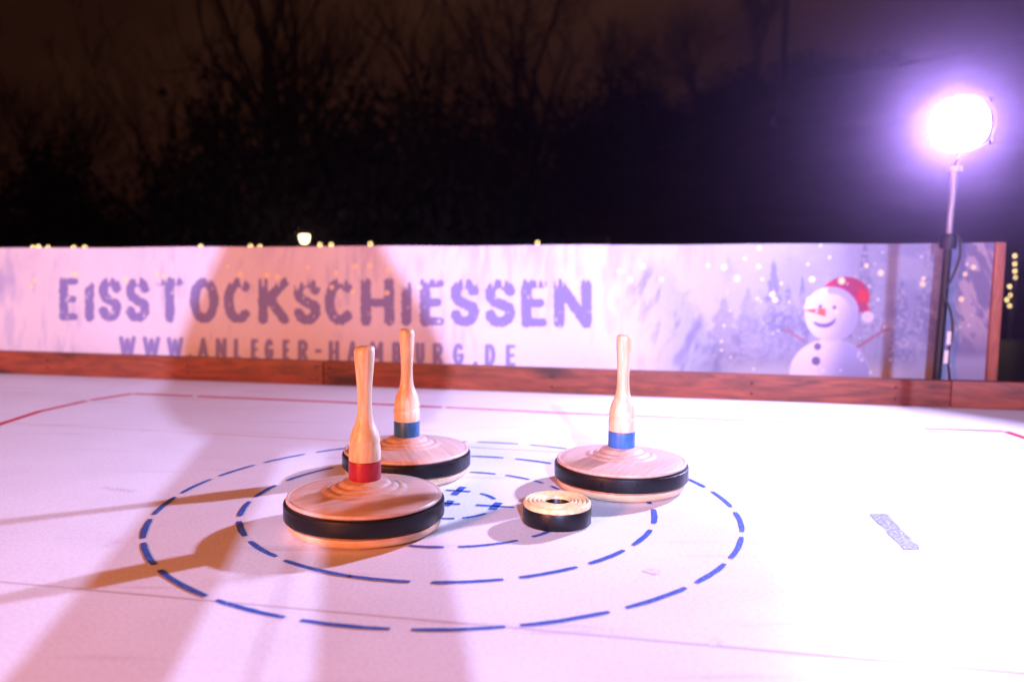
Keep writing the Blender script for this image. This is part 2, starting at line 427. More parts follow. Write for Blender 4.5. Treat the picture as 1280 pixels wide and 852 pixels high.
# print coordinates: the design is laid out in units of the reference picture
Rr = np.array(cam_r); Dd = np.array(cam_d); Ff = np.array(fwd)
Xp = b0.x + kx.x * Sg; Yp = b0.y + kx.y * Sg; dz = Zg - H
den = Xp * Ff[0] + Yp * Ff[1] + dz * Ff[2]
PX = 640 + F * (Xp * Rr[0] + Yp * Rr[1] + dz * Rr[2]) / den
PY = 426 + F * (Xp * Dd[0] + Yp * Dd[1] + dz * Dd[2]) / den
def vnoise(x, y, seed):
    xi = np.floor(x).astype(int); yi = np.floor(y).astype(int); fx = x - xi; fy = y - yi
    fx = fx * fx * (3 - 2 * fx); fy = fy * fy * (3 - 2 * fy)
    def h(a, b):
        n = (a * 374761393 + b * 668265263 + seed * 982451653) & 0x7fffffff
        n = ((n ^ (n >> 13)) * 1274126177) & 0x7fffffff
        return ((n ^ (n >> 16)) & 0xffff) / 65535.0
    return (h(xi, yi) * (1 - fx) + h(xi + 1, yi) * fx) * (1 - fy) + (h(xi, yi + 1) * (1 - fx) + h(xi + 1, yi + 1) * fx) * fy
def fbm(x, y, seed, o=4):
    s = 0; a = 0.5; t = 0
    for k in range(o):
        s = s + a * vnoise(x * 2 ** k, y * 2 ** k, seed + k); t += a; a *= 0.55
    return s / t
def sstep(a, b, x): t = np.clip((x - a) / (b - a), 0, 1); return t * t * (3 - 2 * t)
def over(img, col, al):
    al = np.clip(al, 0, 1)[..., None]; return img * (1 - al) + np.array(col) * al
img = np.ones((NY, NX, 3)) * np.array([0.64, 0.62, 0.67])
cl = fbm(PX / 60, PY / 40, 3)
img = over(img, (0.66, 0.62, 0.74), sstep(0.5, 0.8, cl) * 0.45)
img = over(img, (0.40, 0.41, 0.58), sstep(0.46, 0.72, fbm(PX / 7, PY / 45, 14, 3)) * sstep(0.4, 0.65, fbm(PX / 70, PY / 60, 15)) * 0.55)
img = over(img, (0.36, 0.37, 0.58), sstep(0.50, 0.75, fbm(PX / 22, PY / 70, 9)) * sstep(60, 0, PX) * 0.9)
# icicle-like streaks of frosted branches hanging in from the top
st = fbm(PX / 9 + PY / 60, PY / 60, 21, 3)
env = np.maximum.reduce([np.exp(-((PX - c) / w) ** 2) * a for c, w, a in ((80, 40, .35), (258, 14, .8), (350, 40, .4), (455, 25, .6), (590, 45, .75), (680, 50, .8), (765, 40, .8), (850, 30, .6))])
img = over(img, (0.44, 0.42, 0.63), sstep(0.42, 0.68, st) * env * sstep(362, 308, PY))
# big frosted tree leaning down to the right at about 800..900
dg = (PX - 800) - (PY - 310) * 0.62
msk = sstep(-95, -10, dg) * sstep(34, 10, dg + 14 * (fbm(PX / 12, PY / 12, 5) - .5) * 2)
tx = fbm(PX / 11 + PY / 40, PY / 28, 31)
img = over(img, (0.40, 0.45, 0.66), msk * 0.65 * sstep(320, 350, PY))
img = over(img, (0.27, 0.26, 0.47), msk * sstep(0.42, 0.72, tx) * 0.85 * sstep(318, 350, PY))
# wintry sky and haze of the right half
R_ = sstep(900, 1010, PX)
img = over(img, (0.44, 0.42, 0.66), R_ * 0.75)
img = over(img, (0.30, 0.29, 0.56), sstep(1020, 1150, PX) * 0.6)
img = over(img, (0.40, 0.37, 0.62), sstep(900, 990, PX) * sstep(0.38, 0.62, fbm(PX / 26, PY / 60, 44)) * sstep(352, 392, PY) * sstep(470, 430, PY) * 0.55)
def fir(img, cx, top, bot, half, col, lightcol, seed, a=0.9):
    t = (PY - top) / (bot - top)
    wob = 0.5 + 0.9 * fbm(PX / 5 + seed, PY / 6, seed, 3) + 0.20 * np.sin(PY / 3.4 + seed)
    w = half * np.clip(t, 0, 1) ** 0.8 * wob + 0.8
    m = sstep(1.0, 0.7, np.abs(PX - cx) / np.maximum(w, 0.1)) * (t > 0) * sstep(1.0, 0.75, t)
    img = over(img, col, m * a)
    return over(img, lightcol, m * sstep(0.50, 0.68, fbm(PX / 4.5, PY / 4.0, seed + 3, 3)) * 0.75)
for cx, tp, bt, hf, sd in ((905, 372, 470, 40, 1), (935, 360, 470, 34, 2), (985, 352, 470, 16, 3), (1003, 345, 470, 14, 4), (967, 325, 470, 26, 5), (1060, 350, 470, 26, 7), (1127, 345, 470, 24, 8), (1081, 300, 440, 23, 6), (1162, 296, 455, 32, 9)):
    img = fir(img, cx, tp, bt, hf, (0.22, 0.20, 0.42), (0.56, 0.50, 0.68), sd * 11, 0.45 if cx < 960 else 0.7)
img = over(img, (0.60, 0.57, 0.74), sstep(880, 960, PX) * sstep(0.42, 0.66, fbm(PX / 38, PY / 24, 55)) * 0.45)
img = over(img, (0.30, 0.28, 0.50), sstep(900, 990, PX) * sstep(0.5, 0.66, fbm(PX / 5, PY / 26, 57, 3)) * sstep(345, 385, PY) * sstep(465, 430, PY) * 0.4)
# dark wood at the right end with frosted boughs
rt = sstep(1180, 1204, PX + 16 * (fbm(PX / 9, PY / 9, 61) - 0.5))
img = over(img, (0.25, 0.19, 0.38), rt * 0.85)
bo = fbm((PX - PY * 0.45) / 9, (PY + PX * .35) / 26, 71, 4)
img = over(img, (0.66, 0.50, 0.60), rt * sstep(0.5, 0.64, bo) * 0.8 * sstep(455, 395, PY))
img = over(img, (0.50, 0.47, 0.70), sstep(438, 452, PY) * sstep(1120, 1180, PX) * 0.75)
img = over(img, (0.74, 0.68, 0.80), sstep(446, 468, PY) * sstep(880, 940, PX) * sstep(1190, 1090, PX) * 0.85)
img *= (1 - 0.47 * sstep(750, 930, PX) + 0.04 * sstep(990, 1080, PX))[..., None]  # right part of the print darkened to offset the floodlight's strong light there
# a plain snowman in a red bobble hat
def disc(cx, cy, rx, ry, soft=0.06): return sstep(1 + soft, 1 - soft, np.hypot((PX - cx) / rx, (PY - cy) / ry))
def seg(x0, y0, x1, y1, w):
    vx, vy = x1 - x0, y1 - y0; t = np.clip(((PX - x0) * vx + (PY - y0) * vy) / (vx * vx + vy * vy), 0, 1)
    return sstep(w + 0.7, w - 0.5, np.hypot(PX - x0 - t * vx, PY - y0 - t * vy))
twig = (0.26, 0.10, 0.16)
for s_ in ((1006, 427, 988, 415, 1.3), (988, 415, 978, 413, 1.0), (988, 415, 984, 408, 0.9), (1068, 436, 1103, 414, 1.6), (1103, 414, 1112, 411, 1.1), (1100, 416, 1104, 405, 1.0)):
    img = over(img, twig, seg(*s_))
body = disc(1037, 466, 50, 42, 0.03)
img = over(img, (0.62, 0.54, 0.60), body)
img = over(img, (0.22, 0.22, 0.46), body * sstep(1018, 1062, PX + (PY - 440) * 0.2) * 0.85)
hat = np.maximum(disc(1057, 370, 30, 24, 0.04), seg(1076, 374, 1083, 390, 5.0))
img = over(img, (0.50, 0.02, 0.05), hat)
img = over(img, (0.22, 0.03, 0.12), hat * sstep(0.40, 0.62, fbm(PX / 6, PY / 16, 90)) * 0.8)
head = disc(1039, 393, 33, 33.5, 0.03)
img = over(img, (0.62, 0.54, 0.60), head)
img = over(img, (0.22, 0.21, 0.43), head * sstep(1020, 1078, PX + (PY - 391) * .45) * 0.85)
for cx, cy, r in ((1022, 433, 4.7), (1020, 451, 5.6), (1025.5, 383, 2.6), (1043, 384, 2.6)):
    img = over(img, (0.14, 0.10, 0.22), disc(cx, cy, r, r, 0.15))
img = over(img, (0.15, 0.09, 0.24), disc(1030, 399, 14.5, 10.5, 0.08) * sstep(-1.2, 0.8, np.hypot((PX - 1029) / 17, (PY - 391) / 13.5) * 12 - 12.0))
for k in range(30):
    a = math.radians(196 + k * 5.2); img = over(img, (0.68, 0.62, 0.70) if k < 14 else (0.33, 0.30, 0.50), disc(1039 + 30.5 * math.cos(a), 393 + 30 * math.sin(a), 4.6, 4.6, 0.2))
t = np.clip((PX - 1004) / 28, 0, 1)
img = over(img, (0.72, 0.10, 0.06), sstep(0.9, -0.4, np.abs(PY - (387 + 3.5 * t)) - 5.2 * t) * (PX > 1003) * sstep(1034, 1031, PX))
img = over(img, (0.50, 0.45, 0.62), disc(1084.5, 396, 7.8, 7.0, 0.12))
# lettering: strokes in a unit cell (x right, y down)
def arcp(cx, cy, rx, ry, a0, a1, n=14): return [(cx + rx * math.cos(math.radians(a0 + (a1 - a0) * i / n)), cy + ry * math.sin(math.radians(a0 + (a1 - a0) * i / n))) for i in range(n + 1)]
GL = {
 'E': [[(0, 0), (0, 1)], [(0, 0), (1, 0)], [(0, .5), (.85, .5)], [(0, 1), (1, 1)]],
 'I': [[(.5, 0), (.5, 1)]],
 'S': [arcp(.5, .25, .5, .25, -15, -180, 12) + arcp(.5, .25, .5, .25, 180, 115, 6) + [(.72, .58)] + arcp(.5, .75, .5, .25, -35, 165, 14)],
 'T': [[(0, 0), (1, 0)], [(.5, 0), (.5, 1)]],
 'O': [arcp(.5, .5, .5, .5, 0, 360, 30)],
 'C': [arcp(.5, .5, .5, .5, -48, -312, 24)],
 'K': [[(0, 0), (0, 1)], [(1, 0), (.08, .56)], [(.28, .42), (1, 1)]],
 'H': [[(0, 0), (0, 1)], [(1, 0), (1, 1)], [(0, .52), (1, .52)]],
 'N': [[(0, 1), (0, 0)], [(0, 0), (1, 1)], [(1, 1), (1, 0)]],
 'W': [[(0, 0), (.25, 1)], [(.25, 1), (.5, .1)], [(.5, .1), (.75, 1)], [(.75, 1), (1, 0)]],
 'A': [[(0, 1), (.5, 0)], [(.5, 0), (1, 1)], [(.2, .66), (.8, .66)]],
 'L': [[(0, 0), (0, 1)], [(0, 1), (1, 1)]],
 'G': [arcp(.5, .5, .5, .5, -45, -330, 22) + [(1, .56), (.6, .56)]],
 'R': [[(0, 0), (0, 1)], [(0, 0), (.5, 0)] + arcp(.5, .26, .5, .26, -90, 90, 10) + [(0, .52)], [(.45, .52), (1, 1)]],
 'M': [[(0, 1), (0, 0)], [(0, 0), (.5, .75)], [(.5, .75), (1, 0)], [(1, 0), (1, 1)]],
 'B': [[(0, 0), (0, 1)], [(0, 0), (.5, 0)] + arcp(.5, .25, .48, .25, -90, 90, 10) + [(0, .5)], [(.5, .5)] + arcp(.5, .75, .5, .25, -90, 90, 10) + [(0, 1)]],
 'U': [[(0, 0), (0, .7)] + arcp(.5, .7, .5, .3, 180, 0, 12) + [(1, 0)]],
 'D': [[(0, 0), (0, 1)], [(0, 0), (.4, 0)] + arcp(.4, .5, .6, .5, -90, 90, 14) + [(0, 1)]],
 '-': [[(0, .5), (1, .5)]],
 '.': [[(.5, 1), (.5, .99)]],
}
def letter(ch, x0, x1, yt, yb, w, wy=None):
    """mask of one glyph: strokes w wide measured across, in print units"""
    X0, X1, Y0, Y1 = x0 + w / 2, x1 - w / 2, yt + w / 2 * 0.8, yb - w / 2 * 0.8
    ix = np.where((ss > 0) | True)[0]
    cols = np.where((PX[NY // 2] > x0 - 8) & (PX[NY // 2] < x1 + 8))[0]
    c0, c1 = cols[0], cols[-1] + 1
    px, py = PX[:, c0:c1], PY[:, c0:c1]; d = np.full(px.shape, 1e9)
    if X1 - X0 < 0.5: X0 = X1 = (x0 + x1) / 2
    for poly in GL[ch]:
        for (ax, ay), (bx, by) in zip(poly[:-1], poly[1:]):
            ax2, ay2, bx2, by2 = X0 + ax * (X1 - X0), Y0 + ay * (Y1 - Y0), X0 + bx * (X1 - X0), Y0 + by * (Y1 - Y0)
            vx, vy = bx2 - ax2, by2 - ay2; L2 = vx * vx + vy * vy + 1e-6
            t = np.clip(((px - ax2) * vx + (py - ay2) * vy) / L2, 0, 1)
            hor = abs(vy) < 0.3 * abs(vx)
            dd = np.hypot(px - ax2 - t * vx, py - ay2 - t * vy) * (1.25 if hor else 1.0)
            d = np.minimum(d, dd)
    return c0, c1, d, px, py
title = [('E', 75, 100), ('I', 107, 119), ('S', 124, 152), ('S', 157, 187), ('T', 193, 231), ('O', 237, 273), ('C', 279, 316), ('K', 322, 361), ('S', 367, 401), ('C', 406, 445),
         ('H', 451, 493), ('I', 501, 516), ('E', 525, 557), ('S', 563, 599), ('S', 606, 644), ('E', 651, 685), ('N', 692, 740)]
ink = np.array([0.185, 0.175, 0.40])
for k, (ch, x0, x1) in enumerate(title):
    xm = (x0 + x1) / 2; yt = 347.0 + (xm - 75) * 0.004; yb = 400.0 + (xm - 75) * 0.0145
    if ch == 'I': yt += 4
    w = 11.2 + (xm - 75) * 0.0042
    c0, c1, d, px, py = letter(ch, x0, x1, yt, yb, w)
    rag = (fbm(px / 3.2, py / 3.2, 100 + k, 3) - 0.5) * 4.2
    m = sstep(w / 2 + 0.7, w / 2 - 0.7, d + rag * 0.7)
    v = (py - yt) / (yb - yt)
    # snow sitting on the upper edges and running down in drips
    cap = fbm(px / 4.0, py / 40.0, 200 + k, 2)
    m = m * sstep(-0.03, 0.03, v - (cap - 0.47) * 0.55)
    hole = sstep(0.74, 0.82, fbm(px / 5, py / 6, 300 + k, 3)) * sstep(0.05, 0.3, v)
    m = m * (1 - hole * 0.9)
    sub = img[:, c0:c1]; img[:, c0:c1] = over(sub, ink, m * 0.97)
url = [('W', 149, 170), ('W', 178, 200), ('W', 208, 229), ('.', 235, 240), ('A', 247, 261), ('N', 269.5, 283.5), ('L', 292, 302), ('E', 313, 323), ('G', 330, 342), ('E', 352.5, 362.5), ('R', 372, 385),
       ('-', 393, 403), ('H', 411, 424.5), ('A', 434, 448), ('M', 463, 479), ('B', 490, 502), ('U', 519, 531), ('R', 541, 554), ('G', 566, 580.5), ('.', 592, 597), ('D', 606, 619.5), ('E', 632, 645)]
ink2 = np.array([0.205, 0.195, 0.42])
for ch, x0, x1 in url:
    xm = (x0 + x1) / 2; yt = 420.0 + (xm - 149) * 0.0215; yb = yt + 25.5 + (xm - 149) * 0.003
    w = 5.6
    c0, c1, d, px, py = letter(ch, x0, x1, yt, yb, w)
    img[:, c0:c1] = over(img[:, c0:c1], ink2, sstep(w / 2 + 0.7, w / 2 - 0.7, d) * 0.97)
# small ground colour variation of a printed vinyl sheet, faint vertical weld
img *= (0.97 + 0.06 * (vnoise(PX / 2.2, PY / 2.2, 400)))[..., None]
# printed snowflakes; golden dots paint in fairy lights shining through the sheet
dots = [(774, 339, 3.4), (788, 350, 3.4), (804, 333, 3.6), (827, 349, 3.2), (885, 332, 2.6), (905, 334, 3.6), (921, 348, 3.6), (949, 310, 2.6), (931, 323, 2), (948, 333, 2.6)]
for k in range(48):
    dots.append((rng.uniform(900, 1240), rng.uniform(306, 466), rng.uniform(0.8, 2.0)))
for x, y, r in dots: img = over(img, (0.9, 0.86, 0.9), disc(x, y, r, r, 0.6) * 0.5)
bulb_glow = [(965, 368, 3.4), (968.5, 374.5, 3.4), (1015, 349, 3.6), (1052, 351, 4.2), (1011, 374.5, 3.2), (1101, 341, 3.8), (1083, 332, 3), (1154, 355, 3.6), (1155, 348, 2.6), (1202.5, 374, 3.6), (1207, 342.5, 3), (1217.5, 334, 3.2),
        (299, 343, 3.4), (333, 344, 3.4), (346, 346, 3.4), (385, 334, 2.6), (420, 341, 3), (444, 333, 3.2), (462, 332, 3.2), (487, 337, 3.4), (484, 366, 3.2), (525, 359, 3.2), (94, 343, 4), (196, 342, 3), (205, 345, 3), (157, 349, 4),
        (44, 350, 3), (39, 358, 3), (415, 359, 3), (441, 364, 3), (284, 333, 2)]
for x, y, r in bulb_glow:
    img = over(img, (0.93, 0.78, 0.40), disc(x, y, r, r, 0.3) * 0.75)
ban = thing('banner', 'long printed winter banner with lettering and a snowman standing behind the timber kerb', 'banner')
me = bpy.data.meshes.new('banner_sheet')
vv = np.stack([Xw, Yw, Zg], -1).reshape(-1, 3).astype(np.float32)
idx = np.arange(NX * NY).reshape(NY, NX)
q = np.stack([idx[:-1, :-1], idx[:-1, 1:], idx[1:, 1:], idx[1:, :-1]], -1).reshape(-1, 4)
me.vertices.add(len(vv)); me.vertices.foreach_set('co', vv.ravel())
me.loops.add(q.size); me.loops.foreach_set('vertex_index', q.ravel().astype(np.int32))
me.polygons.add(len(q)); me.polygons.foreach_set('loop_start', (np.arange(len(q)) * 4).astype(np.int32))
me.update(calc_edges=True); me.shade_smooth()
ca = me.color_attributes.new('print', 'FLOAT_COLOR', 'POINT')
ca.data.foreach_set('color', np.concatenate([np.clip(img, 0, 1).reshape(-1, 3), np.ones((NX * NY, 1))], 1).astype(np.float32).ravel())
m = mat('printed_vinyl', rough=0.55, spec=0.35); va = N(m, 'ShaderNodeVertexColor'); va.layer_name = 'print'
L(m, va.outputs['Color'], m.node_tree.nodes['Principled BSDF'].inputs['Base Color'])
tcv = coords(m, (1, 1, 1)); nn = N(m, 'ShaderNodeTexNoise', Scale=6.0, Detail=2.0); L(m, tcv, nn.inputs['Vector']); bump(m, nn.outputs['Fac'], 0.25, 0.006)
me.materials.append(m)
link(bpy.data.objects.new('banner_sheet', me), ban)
# wooden frame: end post with a rough edge, top hem rail behind
def bl(s, off, z): return b0 + kx * s + bn * off + Vector((0, 0, z))
Rk = Matrix((kx, bn, Vector((0, 0, 1)))).transposed().to_4x4()
bm = bmesh.new()
pw = 0.031
vs_ = box(bm, (0, 0, 0), (pw, 0.045, zr + 0.002), bevel=0.003)
mesh = mesh_obj('end_post', bm, M['post'], ban, smooth=35)
mesh.matrix_world = Matrix.Translation(bl(sR + pw / 2 - 0.006, 0.012, (zr + 0.002) / 2)) @ Rk
bm = bmesh.new(); box(bm, (0, 0, 0), (sR - sL, 0.03, 0.05), bevel=0.003)
o = mesh_obj('back_rail', bm, M['post'], ban, smooth=35); o.matrix_world = Matrix.Translation(bl((sL + sR) / 2 - 0.01, 0.035, min(zl, zr) - 0.05)) @ Rk
for s in np.linspace(sL + 0.1, sR - 0.5, 6):
    bm = bmesh.new(); box(bm, (0, 0, 0), (0.045, 0.045, 0.40), bevel=0.003)
    o = mesh_obj('back_post', bm, M['post'], ban, smooth=35); o.matrix_world = Matrix.Translation(bl(s, 0.075, 0.20)) @ Rk

# ------------------------------------------------------------------ floodlights
def rbox(bm, w, h, t, r, zc):
    pts = []
    for cx, cy, a0 in ((w / 2 - r, h / 2 - r, 0), (-w / 2 + r, h / 2 - r, 90), (-w / 2 + r, -h / 2 + r, 180), (w / 2 - r, -h / 2 + r, 270)):
        for k in range(7):
            a = math.radians(a0 + 15 * k); pts.append((cx + r * math.cos(a), cy + r * math.sin(a)))
    lo = [bm.verts.new((x, y, zc - t / 2)) for x, y in pts]; hi = [bm.verts.new((x, y, zc + t / 2)) for x, y in pts]
    bm.faces.new(list(reversed(lo))); bm.faces.new(hi); n = len(pts)
    for i in range(n): bm.faces.new((lo[i], lo[(i + 1) % n], hi[(i + 1) % n], hi[i]))
def floodlight(pos, base_z, aim, energy, color, label, pole_xy, cable=False, head=(0.172, 0.158, 0.045), emis=30.0, radius=0.03, spot=178):
    base = Vector((pole_xy[0], pole_xy[1], base_z))
    t = thing('floodlight_stand', label, 'floodlight', base)
    top = pos.z - base_z - head[1] * 0.5 - 0.03
    mid = top * 0.70
    bm = bmesh.new(); lathe(bm, [(0, 0.0), (0.052, 0.0), (0.052, 0.012), (0.024, 0.03), (0.021, 0.045), (0.0, 0.045)], 28); mesh_obj('foot', bm, M['dark_metal'], t)
    bm = bmesh.new(); tube(bm, [(0, 0, 0.02), (0, 0, mid)], [0.0135, 0.0125], 20); mesh_obj('lower_pole', bm, M['dark_metal'], t)
    bm = bmesh.new(); tube(bm, [(0, 0, mid - 0.01), (0, 0, top)], 0.009, 20); mesh_obj('upper_pole', bm, M['steel'], t)
    bm = bmesh.new(); lathe(bm, [(0.0, mid - 0.03), (0.024, mid - 0.03), (0.026, mid - 0.02), (0.026, mid + 0.01), (0.022, mid + 0.016), (0.0, mid + 0.016)], 24); mesh_obj('clamp_collar', bm, M['dark_metal'], t)
    bm = bmesh.new(); lathe(bm, [(0.0, top - 0.012), (0.022, top - 0.012), (0.022, top), (0.0, top)], 24); mesh_obj('top_collar', bm, M['steel'], t)
    d = (aim - pos).normalized(); q = d.to_track_quat('-Z', 'Y').to_matrix().to_4x4()
    mw = Matrix.Translation(pos - base) @ q
    bm = bmesh.new(); rbox(bm, head[0], head[1], head[2], 0.072, 0.024)
    for k in range(7): box(bm, ((k - 3) * head[0] / 7.6, 0, 0.057), (0.004, head[1] * 0.86, 0.022))
    hd = mesh_obj('lamp_head', bm, M['dark_metal'], t, smooth=35); hd.matrix_local = mw
    bm = bmesh.new(); rbox(bm, head[0] * 0.985, head[1] * 0.985, 0.004, 0.0705, 0)
    ln = mesh_obj('lens', bm, emit('lit_led_panel', color, emis), hd, smooth=0); ln.location = (0, 0, -0.0015)
    # bracket behind the head
    bm = bmesh.new()
    loc = mw; pts = [loc @ Vector((0, 0, 0.05)), loc @ Vector((0, -head[1] * 0.35, 0.065)), Vector((0, 0, top + 0.012)), Vector((0, 0, top - 0.02))]
    tube(bm, pts, 0.006, 8); mesh_obj('bracket', bm, M['dark_metal'], t)
    li = bpy.data.lights.new('led_light', 'AREA'); li.shape = 'DISK'; li.energy = energy; li.color = color; li.size = radius * 2
    li.spread = math.radians(spot)
    lo = link(bpy.data.objects.new('led_light', li), t)
    lo.matrix_local = Matrix.Translation(pos - base + d * 0.035) @ q
    return t, top, mid
padef = K0 + kx * 0; 
# foot of the pole: in the gap between kerb and banner
s_p = kerb_s(1183, 476)
pole = K0 + kx * s_p + ky * 0.088
dd = ray(1192, 222); 
LA = at(1191, 156, pole.y - 0.12)
t, top, mid = floodlight(LA, 0.0, LA + Vector((-0.72, -0.62, -0.22)), LAMP_A[0], LAMP_A[1], 'small lit floodlight on a slim pole standing behind the kerb in front of the banner', (pole.x, pole.y), spot=162)
t.rotation_euler = (0, 0.022, 0)
ps = [(0.026, -0.01, mid + 0.01), (0.030, -0.02, mid - 0.05), (0.008, -0.026, mid - 0.12), (-0.012, -0.026, mid - 0.17), (0.012, -0.028, mid - 0.23), (0.024, -0.026, mid - 0.29), (0.016, -0.027, 0.16), (0.03, -0.02, 0.09), (0.042, -0.01, 0.02)]
sm = []
for i in range(len(ps) - 1):
    p0, p1, p2, p3 = (Vector(ps[max(i - 1, 0)]), Vector(ps[i]), Vector(ps[i + 1]), Vector(ps[min(i + 2, len(ps) - 1)]))
    for k in range(6):
        u = k / 6; sm.append(0.5 * ((2 * p1) + (-p0 + p2) * u + (2 * p0 - 5 * p1 + 4 * p2 - p3) * u * u + (-p0 + 3 * p1 - 3 * p2 + p3) * u ** 3))
bm = bmesh.new(); tube(bm, sm, 0.0042, 8); mesh_obj('cable', bm, M['cable'], t)
for zz, xx in ((0.215, 0.010), (0.155, 0.006)):
    bm = bmesh.new(); box(bm, (xx, -0.0335, zz), (0.012, 0.003, 0.042), bevel=0.0008); mesh_obj('cable_tag', bm, M['tag'], t, smooth=0)

floodlight(LAMP_B_POS, terrain(1.2, -9.0), Vector((-0.1, 1.7, 0.1)), LAMP_B[0], LAMP_B[1], 'lit floodlight on a stand behind the photographer, lighting the rink from the near side', (LAMP_B_POS.x, LAMP_B_POS.y + 0.07), emis=20.0, radius=0.075, spot=38)

# patio heater added as stand-in source of the unseen warm light, behind left
ht = thing('stand_in_heater', 'tall patio heater glowing orange behind the near left side of the rink', 'heater', (LAMP_C_POS.x, LAMP_C_POS.y, -0.15))
zc_ = LAMP_C_POS.z + 0.15
bm = bmesh.new(); lathe(bm, [(0, 0), (0.23, 0), (0.23, 0.03), (0.16, 0.07), (0.16, 0.5), (0.03, 0.56), (0.03, zc_ - 0.22), (0, zc_ - 0.22)], 40); mesh_obj('stand', bm, M['steel'], ht)
bm = bmesh.new(); lathe(bm, [(0, zc_ - 0.22), (0.10, zc_ - 0.2), (0.14, zc_ + 0.14), (0, zc_ + 0.14)], 40); mesh_obj('burner', bm, emit('glowing_mesh', (1.0, 0.25, 0.07), 6.0), ht)
bm = bmesh.new(); lathe(bm, [(0.0, zc_ + 0.30), (0.4, zc_ + 0.2), (0.405, zc_ + 0.19), (0, zc_ + 0.285)], 48); mesh_obj('reflector', bm, M['steel'], ht)
li = bpy.data.lights.new('warm_light', 'SPOT'); li.energy = LAMP_C[0]; li.color = LAMP_C[1]; li.shadow_soft_size = 0.22; li.spot_size = math.radians(120); li.spot_blend = 0.8
lo = link(bpy.data.objects.new('warm_light', li), ht)
dC = (Vector((0.0, 2.4, 0.1)) - LAMP_C_POS).normalized()
lo.matrix_local = Matrix.Translation(Vector((0, 0, zc_)) + dC * 0.40) @ dC.to_track_quat('-Z', 'Y').to_matrix().to_4x4()

# ------------------------------------------------------------------ ice stocks
HP = [(0, .112), (.0268, .112), (.0275, .1135), (.0275, .124), (.0262, .1345), (.0252, .1395), (.0262, .143), (.0258, .148), (.0236, .156), (.0205, .164), (.0168, .172), (.0142, .180), (.0126, .190), (.0120, .205),
      (.0122, .220), (.0132, .238), (.0148, .256), (.0164, .272), (.0174, .284), (.0176, .290), (.0168, .2955), (.0146, .2985), (.010, .3000), (0, .3004)]
HPG = [(0, .112), (.0268, .112), (.0275, .1135), (.0278, .128), (.0272, .1375), (.0255, .1385), (.0255, .1405), (.0272, .1415), (.0268, .148), (.0250, .157), (.0222, .166), (.0182, .175), (.0150, .184), (.0132, .194), (.0122, .208),
      (.0122, .222), (.0130, .240), (.0142, .258), (.0152, .272), (.0158, .284), (.0158, .291), (.0150, .2965), (.0128, .2994), (.008, .3006), (0, .3008)]
def stock(label, loc, rz, band, prof, lean=0.0):
    t = thing('ice_stock', label, 'ice stock', loc, rz, 'ice stocks on the target rings')
    bm = bmesh.new(); lathe(bm, [(0, 0.0022), (.118, 0.0022), (.1245, .0034), (.1290, .0065), (.1312, .0105), (.1318, .0150), (.1318, .018), (0, .018)], 128); mesh_obj('base', bm, M['base'], t)
    bm = bmesh.new(); lathe(bm, [(.124, .0218), (.1350, .0218), (.1364, .0226), (.1368, .0240), (.1368, .0455), (.1364, .0470), (.1350, .0478), (.124, .0478)], 128, close=True); mesh_obj('rubber_ring', bm, M['rubber'], t)
    prof_d = [(0, .018), (.1255, .018), (.1255, .0475), (.1318, .0508), (.1325, .0530), (.1316, .0556), (.1290, .0568), (.1268, .0566), (.1256, .0560), (.1246, .0564), (.1215, .0578), (.105, .0600), (.088, .0620), (.076, .0632),
              (.0725, .0634), (.0700, .0648), (.0665, .0668), (.0630, .0674), (.0600, .0668), (.0578, .0666), (.0558, .0680), (.0530, .0706), (.0495, .0718), (.0465, .0714), (.0445, .0716), (.0425, .0736), (.0395, .0768), (.0360, .0784), (.0320, .0786), (.0290, .0798), (.0270, .0806), (0, .0806)]
    bm = bmesh.new(); lathe(bm, prof_d, 128); mesh_obj('disc', bm, M['disc'], t, smooth=50)
    bm = bmesh.new(); lathe(bm, [(0, .0802), (.0268, .0802), (.0274, .081), (.0276, .083), (.0276, .1095), (.0272, .1108), (.0262, .1114), (0, .1114)], 64); b = mesh_obj('grip_band', bm, M[band], t)
    bm = bmesh.new(); lathe(bm, prof, 64)
    for v in bm.verts:
        if v.co.z > 0.29: v.co.z += 0.10 * v.co.x
    h = mesh_obj('handle', bm, M['handle'], t, smooth=60)
    t.scale = (0.957, 0.957, 1.0)
    return t
stock('ice stock with a red band round its pale wooden handle, nearest to the camera', G(456.5, 657), 0.35, 'red_band', HP)
stock('ice stock with a dark blue band round its handle, partly hidden behind the red one', G(508.5, 592), 2.0, 'teal_band', HPG)
stock('ice stock with a bright blue band round its handle, alone on the right', G(775.5, 607.5), 4.1, 'blue_band', HPG)

# the puck, a coiled-looking ring of yellow rubber in a black band
pk = thing('target_puck', 'small round yellow puck with ringed top and black side lying between the stocks', 'puck', G(696, 652.5), 0.4)
pr = [(.023, .003), (.0555, .003), (.0568, .0312), (.0572, .0350), (.0562, .0380), (.0540, .0398)]
for r in (.0525, .0450, .0375, .0310):
    pr += [(r, .0398), (r - .0016, .0385), (r - .0018, .0352 + (.0005 if r > .04 else -.001)), (r - .0030, .0350), (r - .0034, .0380), (r - .0046, .0400)]
pr += [(.0245, .0398), (.0230, .0375)]
bm = bmesh.new(); lathe(bm, pr, 96, close=True); mesh_obj('ringed_body', bm, M['puck'], pk, smooth=55)
bm = bmesh.new(); lathe(bm, [(.0545, .0022), (.0572, .0022), (.0580, .0032), (.0580, .0295), (.0574, .0305), (.0545, .0305)], 96, close=True); mesh_obj('black_band', bm, M['rubber'], pk)
bm = bmesh.new(); lathe(bm, [(0, .0024), (.0236, .0024), (.0236, .0335), (.0215, .0345), (.019, .028), (0, .027)], 48); mesh_obj('core', bm, M['rubber'], pk)

